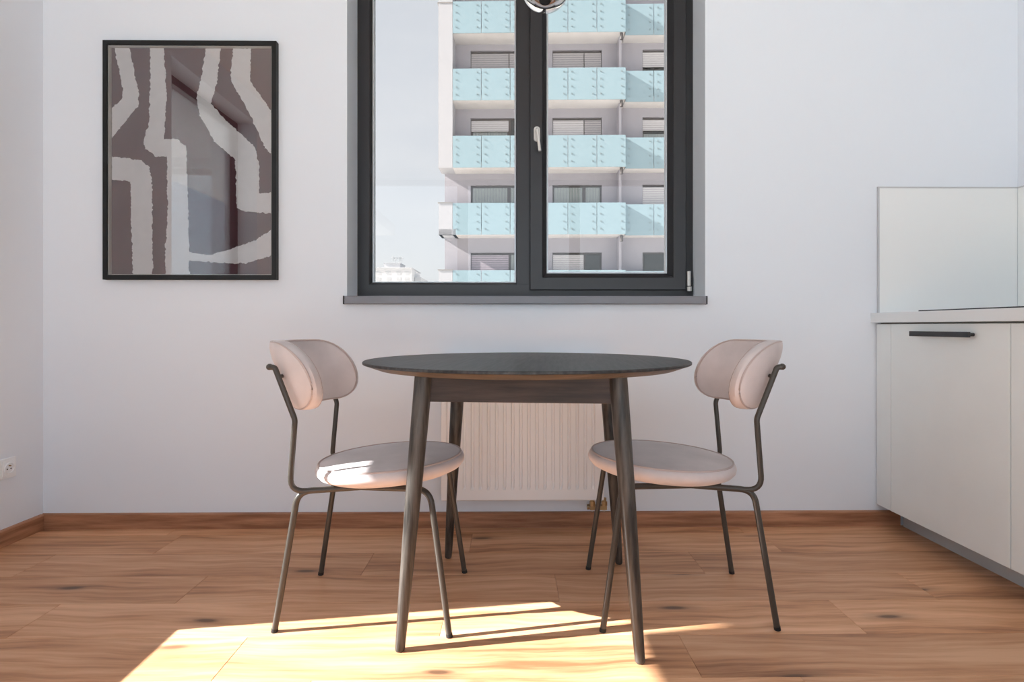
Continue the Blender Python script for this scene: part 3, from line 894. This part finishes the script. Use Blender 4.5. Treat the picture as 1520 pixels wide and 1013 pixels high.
# ------------------------------------------------------------------ outside: apartment block across the street
BY = 25.0
PXM = BY / 870.0
def bu(px_, d=0.0): return (px_ - 757.0) * (BY + d) / 870.0
def bz(py_, d=0.0): return (485.0 - py_) * (BY + d) / 870.0      # above eye level
bl = tag(empty('apartment_building', (0, BY, 0.86), math.radians(-1.7)), 'grey apartment block with aqua glass balconies across the street', 'building')
GR = -14.0
VD = 1.05
RC_ = 0.30      # right hand balconies stand back
uL, uR, uE = bu(671.5), bu(928.5), 12.5
wallL = bu(659, VD)
levels = [1.3 - 100, 1.3, 101.3, 201.3, 301.3, 401.3, 501.3]       # picture height of each railing top
# back wall with openings left for the windows, level by level
win_cols = [(bu(697.5, VD), 0.55), (bu(819, VD), bu(892, VD)), (bu(952, VD), bu(952, VD) + 2.2)]
zt_all = bz(levels[0] - 60); zb_all = GR
rows = []
for lv_ in levels[1:6]:
    rows.append((bz(lv_ + 74, VD), bz(lv_ + 74 + 76, VD)))          # window top and foot (floor of that level)
b = MB()
def wall_box(x0, x1, z0, z1): b.box(x0, x1, VD, VD + 0.3, z0, z1)
xs = [wallL] + [c for pair in win_cols for c in pair] + [uE]
wall_box(xs[0], xs[1], zb_all, zt_all); wall_box(xs[2], xs[3], zb_all, zt_all); wall_box(xs[4], xs[5], zb_all, zt_all); wall_box(xs[6], xs[7], zb_all, zt_all)
for (c0, c1) in win_cols:
    z_prev = zt_all
    for (zt_, zb_) in rows:
        wall_box(c0, c1, zt_, z_prev); z_prev = zb_
    wall_box(c0, c1, zb_all, z_prev)
b.build('wall', M['render_grey'], bl)
MB().box(wallL, uE, VD + 0.3, VD + 9.0, zb_all, zt_all).build('core', M['render_grey'], bl)
# slabs, white fins, railings
MB().box(bu(650.5), uL, 0.0, VD, bz(248.8), zt_all).build('side_fin', M['render_white'], bl)
MB().box(bu(649), uL, -0.02, VD, bz(3.6) , bz(2.6)).build('coping', M['coping'], bl)
for i, lv_ in enumerate(levels):
    zt_, zb_ = bz(lv_), bz(lv_ + 47.1)
    MB().box(uL, uR, 0.04, VD, zb_, zb_ + 0.24).build('balcony_floor', M['concrete'], bl)
    MB().box(uR, uE, RC_ + 0.04, VD, zb_, zb_ + 0.24).build('balcony_floor', M['concrete'], bl)
    if lv_ > 250:
        MB().box(bu(651), uL, 0.0, 0.14, zb_, zt_).build('parapet', M['render_white'], bl)
        MB().box(bu(651), uL + 0.14, 0.0, VD, zb_, zb_ + 0.24).build('parapet_floor', M['render_white'], bl)
        MB().box(bu(649.5), uL, -0.03, 0.16, zt_, zt_ + 0.035).build('coping', M['coping'], bl)
        MB().box(bu(651), bu(651) + 0.12, 0.14, VD, zb_, zt_).build('parapet_return', M['render_white'], bl)
    # left railing: six bolted panels
    rl = MB().box(uL, uR, 0.06, 0.10, zt_ - 0.16, zt_ - 0.12).build('railing', M['coping'], bl)
    pw = (uR - uL) / 6
    bb = MB()
    for q in range(6):
        MB().box(uL + q * pw + 0.012, uL + (q + 1) * pw - 0.012, 0.0, 0.03, zb_ + 0.0, zt_).build('glass_panel', M['aqua'], rl)
        for ex in (uL + q * pw + 0.17, uL + (q + 1) * pw - 0.17):
            for rw in range(4):
                zc = zt_ - 0.16 - rw * 0.315
                bb.box(ex - 0.025, ex + 0.025, -0.02, 0.0, zc - 0.025, zc + 0.025)
    tag(bb.build('bolt_heads', M['bolt'], rl), kind='stuff')
    # the side return of the left balcony
    MB().box(uR - 0.03, uR, 0.03, RC_ + 0.6, zb_, zt_).build('glass_return', M['aqua'], rl)
    rl2 = MB().box(uR, uE, RC_ + 0.06, RC_ + 0.10, zt_ - 0.16, zt_ - 0.12).build('railing', M['coping'], bl)
    bb = MB()
    x = uR + 0.02
    for q in range(5):
        MB().box(x + 0.012, x + pw - 0.012, RC_, RC_ + 0.03, zb_, zt_ - 0.02).build('glass_panel', M['aqua'], rl2)
        for ex in (x + 0.17, x + pw - 0.17):
            for rw in range(4):
                zc = zt_ - 0.18 - rw * 0.315
                bb.box(ex - 0.025, ex + 0.025, RC_ - 0.02, RC_, zc - 0.025, zc + 0.025)
        x += pw
    tag(bb.build('bolt_heads', M['bolt'], rl2), kind='stuff')
# partition between the two balconies of each floor
for i, lv_ in enumerate(levels[:-1]):
    z1 = bz(lv_ + 47.3); z0 = bz(levels[i + 1] + 47) + 0.24
    MB().box(bu(920.5), bu(924.3), 0.42, VD, z0, z1).build('partition', M['render_grey'], bl)
    MB().tube([(bu(922.5), 0.10, z1 - 0.28), (bu(922.5), 0.10, z1 - 0.02)], 0.07, 10).build('drain_pipe', M['far_frame'], bl, smooth=True)
# windows: (column, row) with the blind or curtain each one shows
def far_window(ci_, ri, spec):
    c0, c1 = win_cols[ci_]; zt_, zb_ = rows[ri]
    split = {0: bu(754.5, VD), 1: bu(866, VD), 2: c0 + 1.45}[ci_]
    fw = 0.075
    b = MB()
    for x0, x1 in ((c0, split), (split, c1)):
        b.ring(x0, x1, zb_, zt_, [(0, VD + 0.13), (fw, VD + 0.13), (fw, VD + 0.19), (0, VD + 0.19)])
    o = b.build('window', M['far_frame'], bl)
    for k_, (x0, x1) in enumerate(((c0, split), (split, c1))):
        MB().box(x0 + fw, x1 - fw, VD + 0.155, VD + 0.165, zb_ + fw, zt_ - fw).build('pane', M['far_glass'], o)
        s = spec[k_]
        if s.get('blind'):
            m_, frac, y_ = s['blind'], s.get('drop', 1.0), 0.09
            MB().box(x0 + 0.02, x1 - 0.02, VD + 0.075, VD + 0.10, zt_ - 0.10 - (zt_ - zb_ - 0.1) * frac, zt_ - 0.10).build('blind', M[m_], o)
        if s.get('curtain'):
            MB().box(x0 + fw, x1 - fw, VD + 0.18, VD + 0.20, zb_ + fw, zt_ - fw - s.get('gap', 0.0)).build('curtain', M['curtain'], o)
        MB().box(x0, x1, VD + 0.29, VD + 0.299, zb_, zt_).build('shade_backing', M['far_dark'], o)  # dark sheet close behind the glass, stands in for the unlit room
    return o
G = lambda d=1.0, m_='blind_grey': {'blind': m_, 'drop': d}
Cn = lambda gap=0.0: {'curtain': 1, 'gap': gap}
D_ = {}
table_ = {
    (0, 0): (G(), G(0.3)), (1, 0): (G(), G()), (2, 0): (G(0.30, 'blind_light'), G(0.30, 'blind_light')),
    (0, 1): (dict(G(0.22, 'blind_light'), curtain=1), D_), (1, 1): (G(1, 'blind_light'), G()), (2, 1): (dict(G(0.22, 'blind_light'), curtain=1, gap=0.62), dict(G(0.22, 'blind_light'), curtain=1, gap=0.62)),
    (0, 2): (Cn(), Cn()), (1, 2): (Cn(), Cn()), (2, 2): (G(1, 'blind_light'), G()),
    (0, 3): (G(1, 'blind_lilac'), Cn()), (1, 3): (G(1, 'blind_light'), dict(G(0.0), curtain=1, gap=0.8)), (2, 3): (Cn(0.85), Cn(0.85)),
    (0, 4): (Cn(), Cn()), (1, 4): (G(), G()), (2, 4): (Cn(), Cn()),
}
for (c_, r_), s in table_.items(): far_window(c_, r_, s)

# far white block on the skyline
def fx(px_, d): return (px_ - 757.0) * d / 870.0
def fz(py_, d): return 0.86 + (485.0 - py_) * d / 870.0
FD = 150.0
fb = tag(empty('far_building', (fx(585, FD), FD, GR)), 'small hazy white block with rooftop antennas, low in the left pane', 'building')
X = lambda p: fx(p, FD) - fx(585, FD)
Z = lambda p: fz(p, FD) - GR
MB().box(X(530), X(611.5), 0, 14, 0, Z(399)).build('wall', M['haze_white'], fb)
MB().box(X(612), X(622), 4, 16, 0, Z(410)).build('side_wing', M['haze_grey'], fb)
MB().box(X(528), X(612.5), -0.3, 14.3, Z(399), Z(397.6)).build('roof', M['haze_grey'], fb)
MB().box(X(568), X(592), 2, 9, Z(399), Z(390.5)).build('penthouse', M['haze_white'], fb)
MB().box(X(567), X(593), 1.8, 9.2, Z(390.5), Z(389.3)).build('penthouse_roof', M['haze_grey'], fb)
for p in (579, 583.5, 588.5, 592):
    b = MB().box(X(p) - 0.06, X(p) + 0.06, 4, 4.12, Z(390.5) if p < 591 else Z(399), Z(377 + (p % 3)))
    b.box(X(p) - 0.6, X(p) + 0.6, 4.0, 4.1, Z(381), Z(380.4)).box(X(p) - 0.4, X(p) + 0.4, 4.0, 4.1, Z(384), Z(383.4))
    b.build('antenna', M['haze_grey'], fb)
for p in (562, 577, 592, 604):
    for q in (403, 412):
        f_ = MB().box(X(p) - 0.6, X(p) + 0.6, -0.05, 0.02, Z(q + 5), Z(q)).build('window', M['haze_grey'], fb)
struct(MB().box(-400, 400, -300, 600, GR - 1, GR).build('ground', M['ground']), 'street ground far below the window')
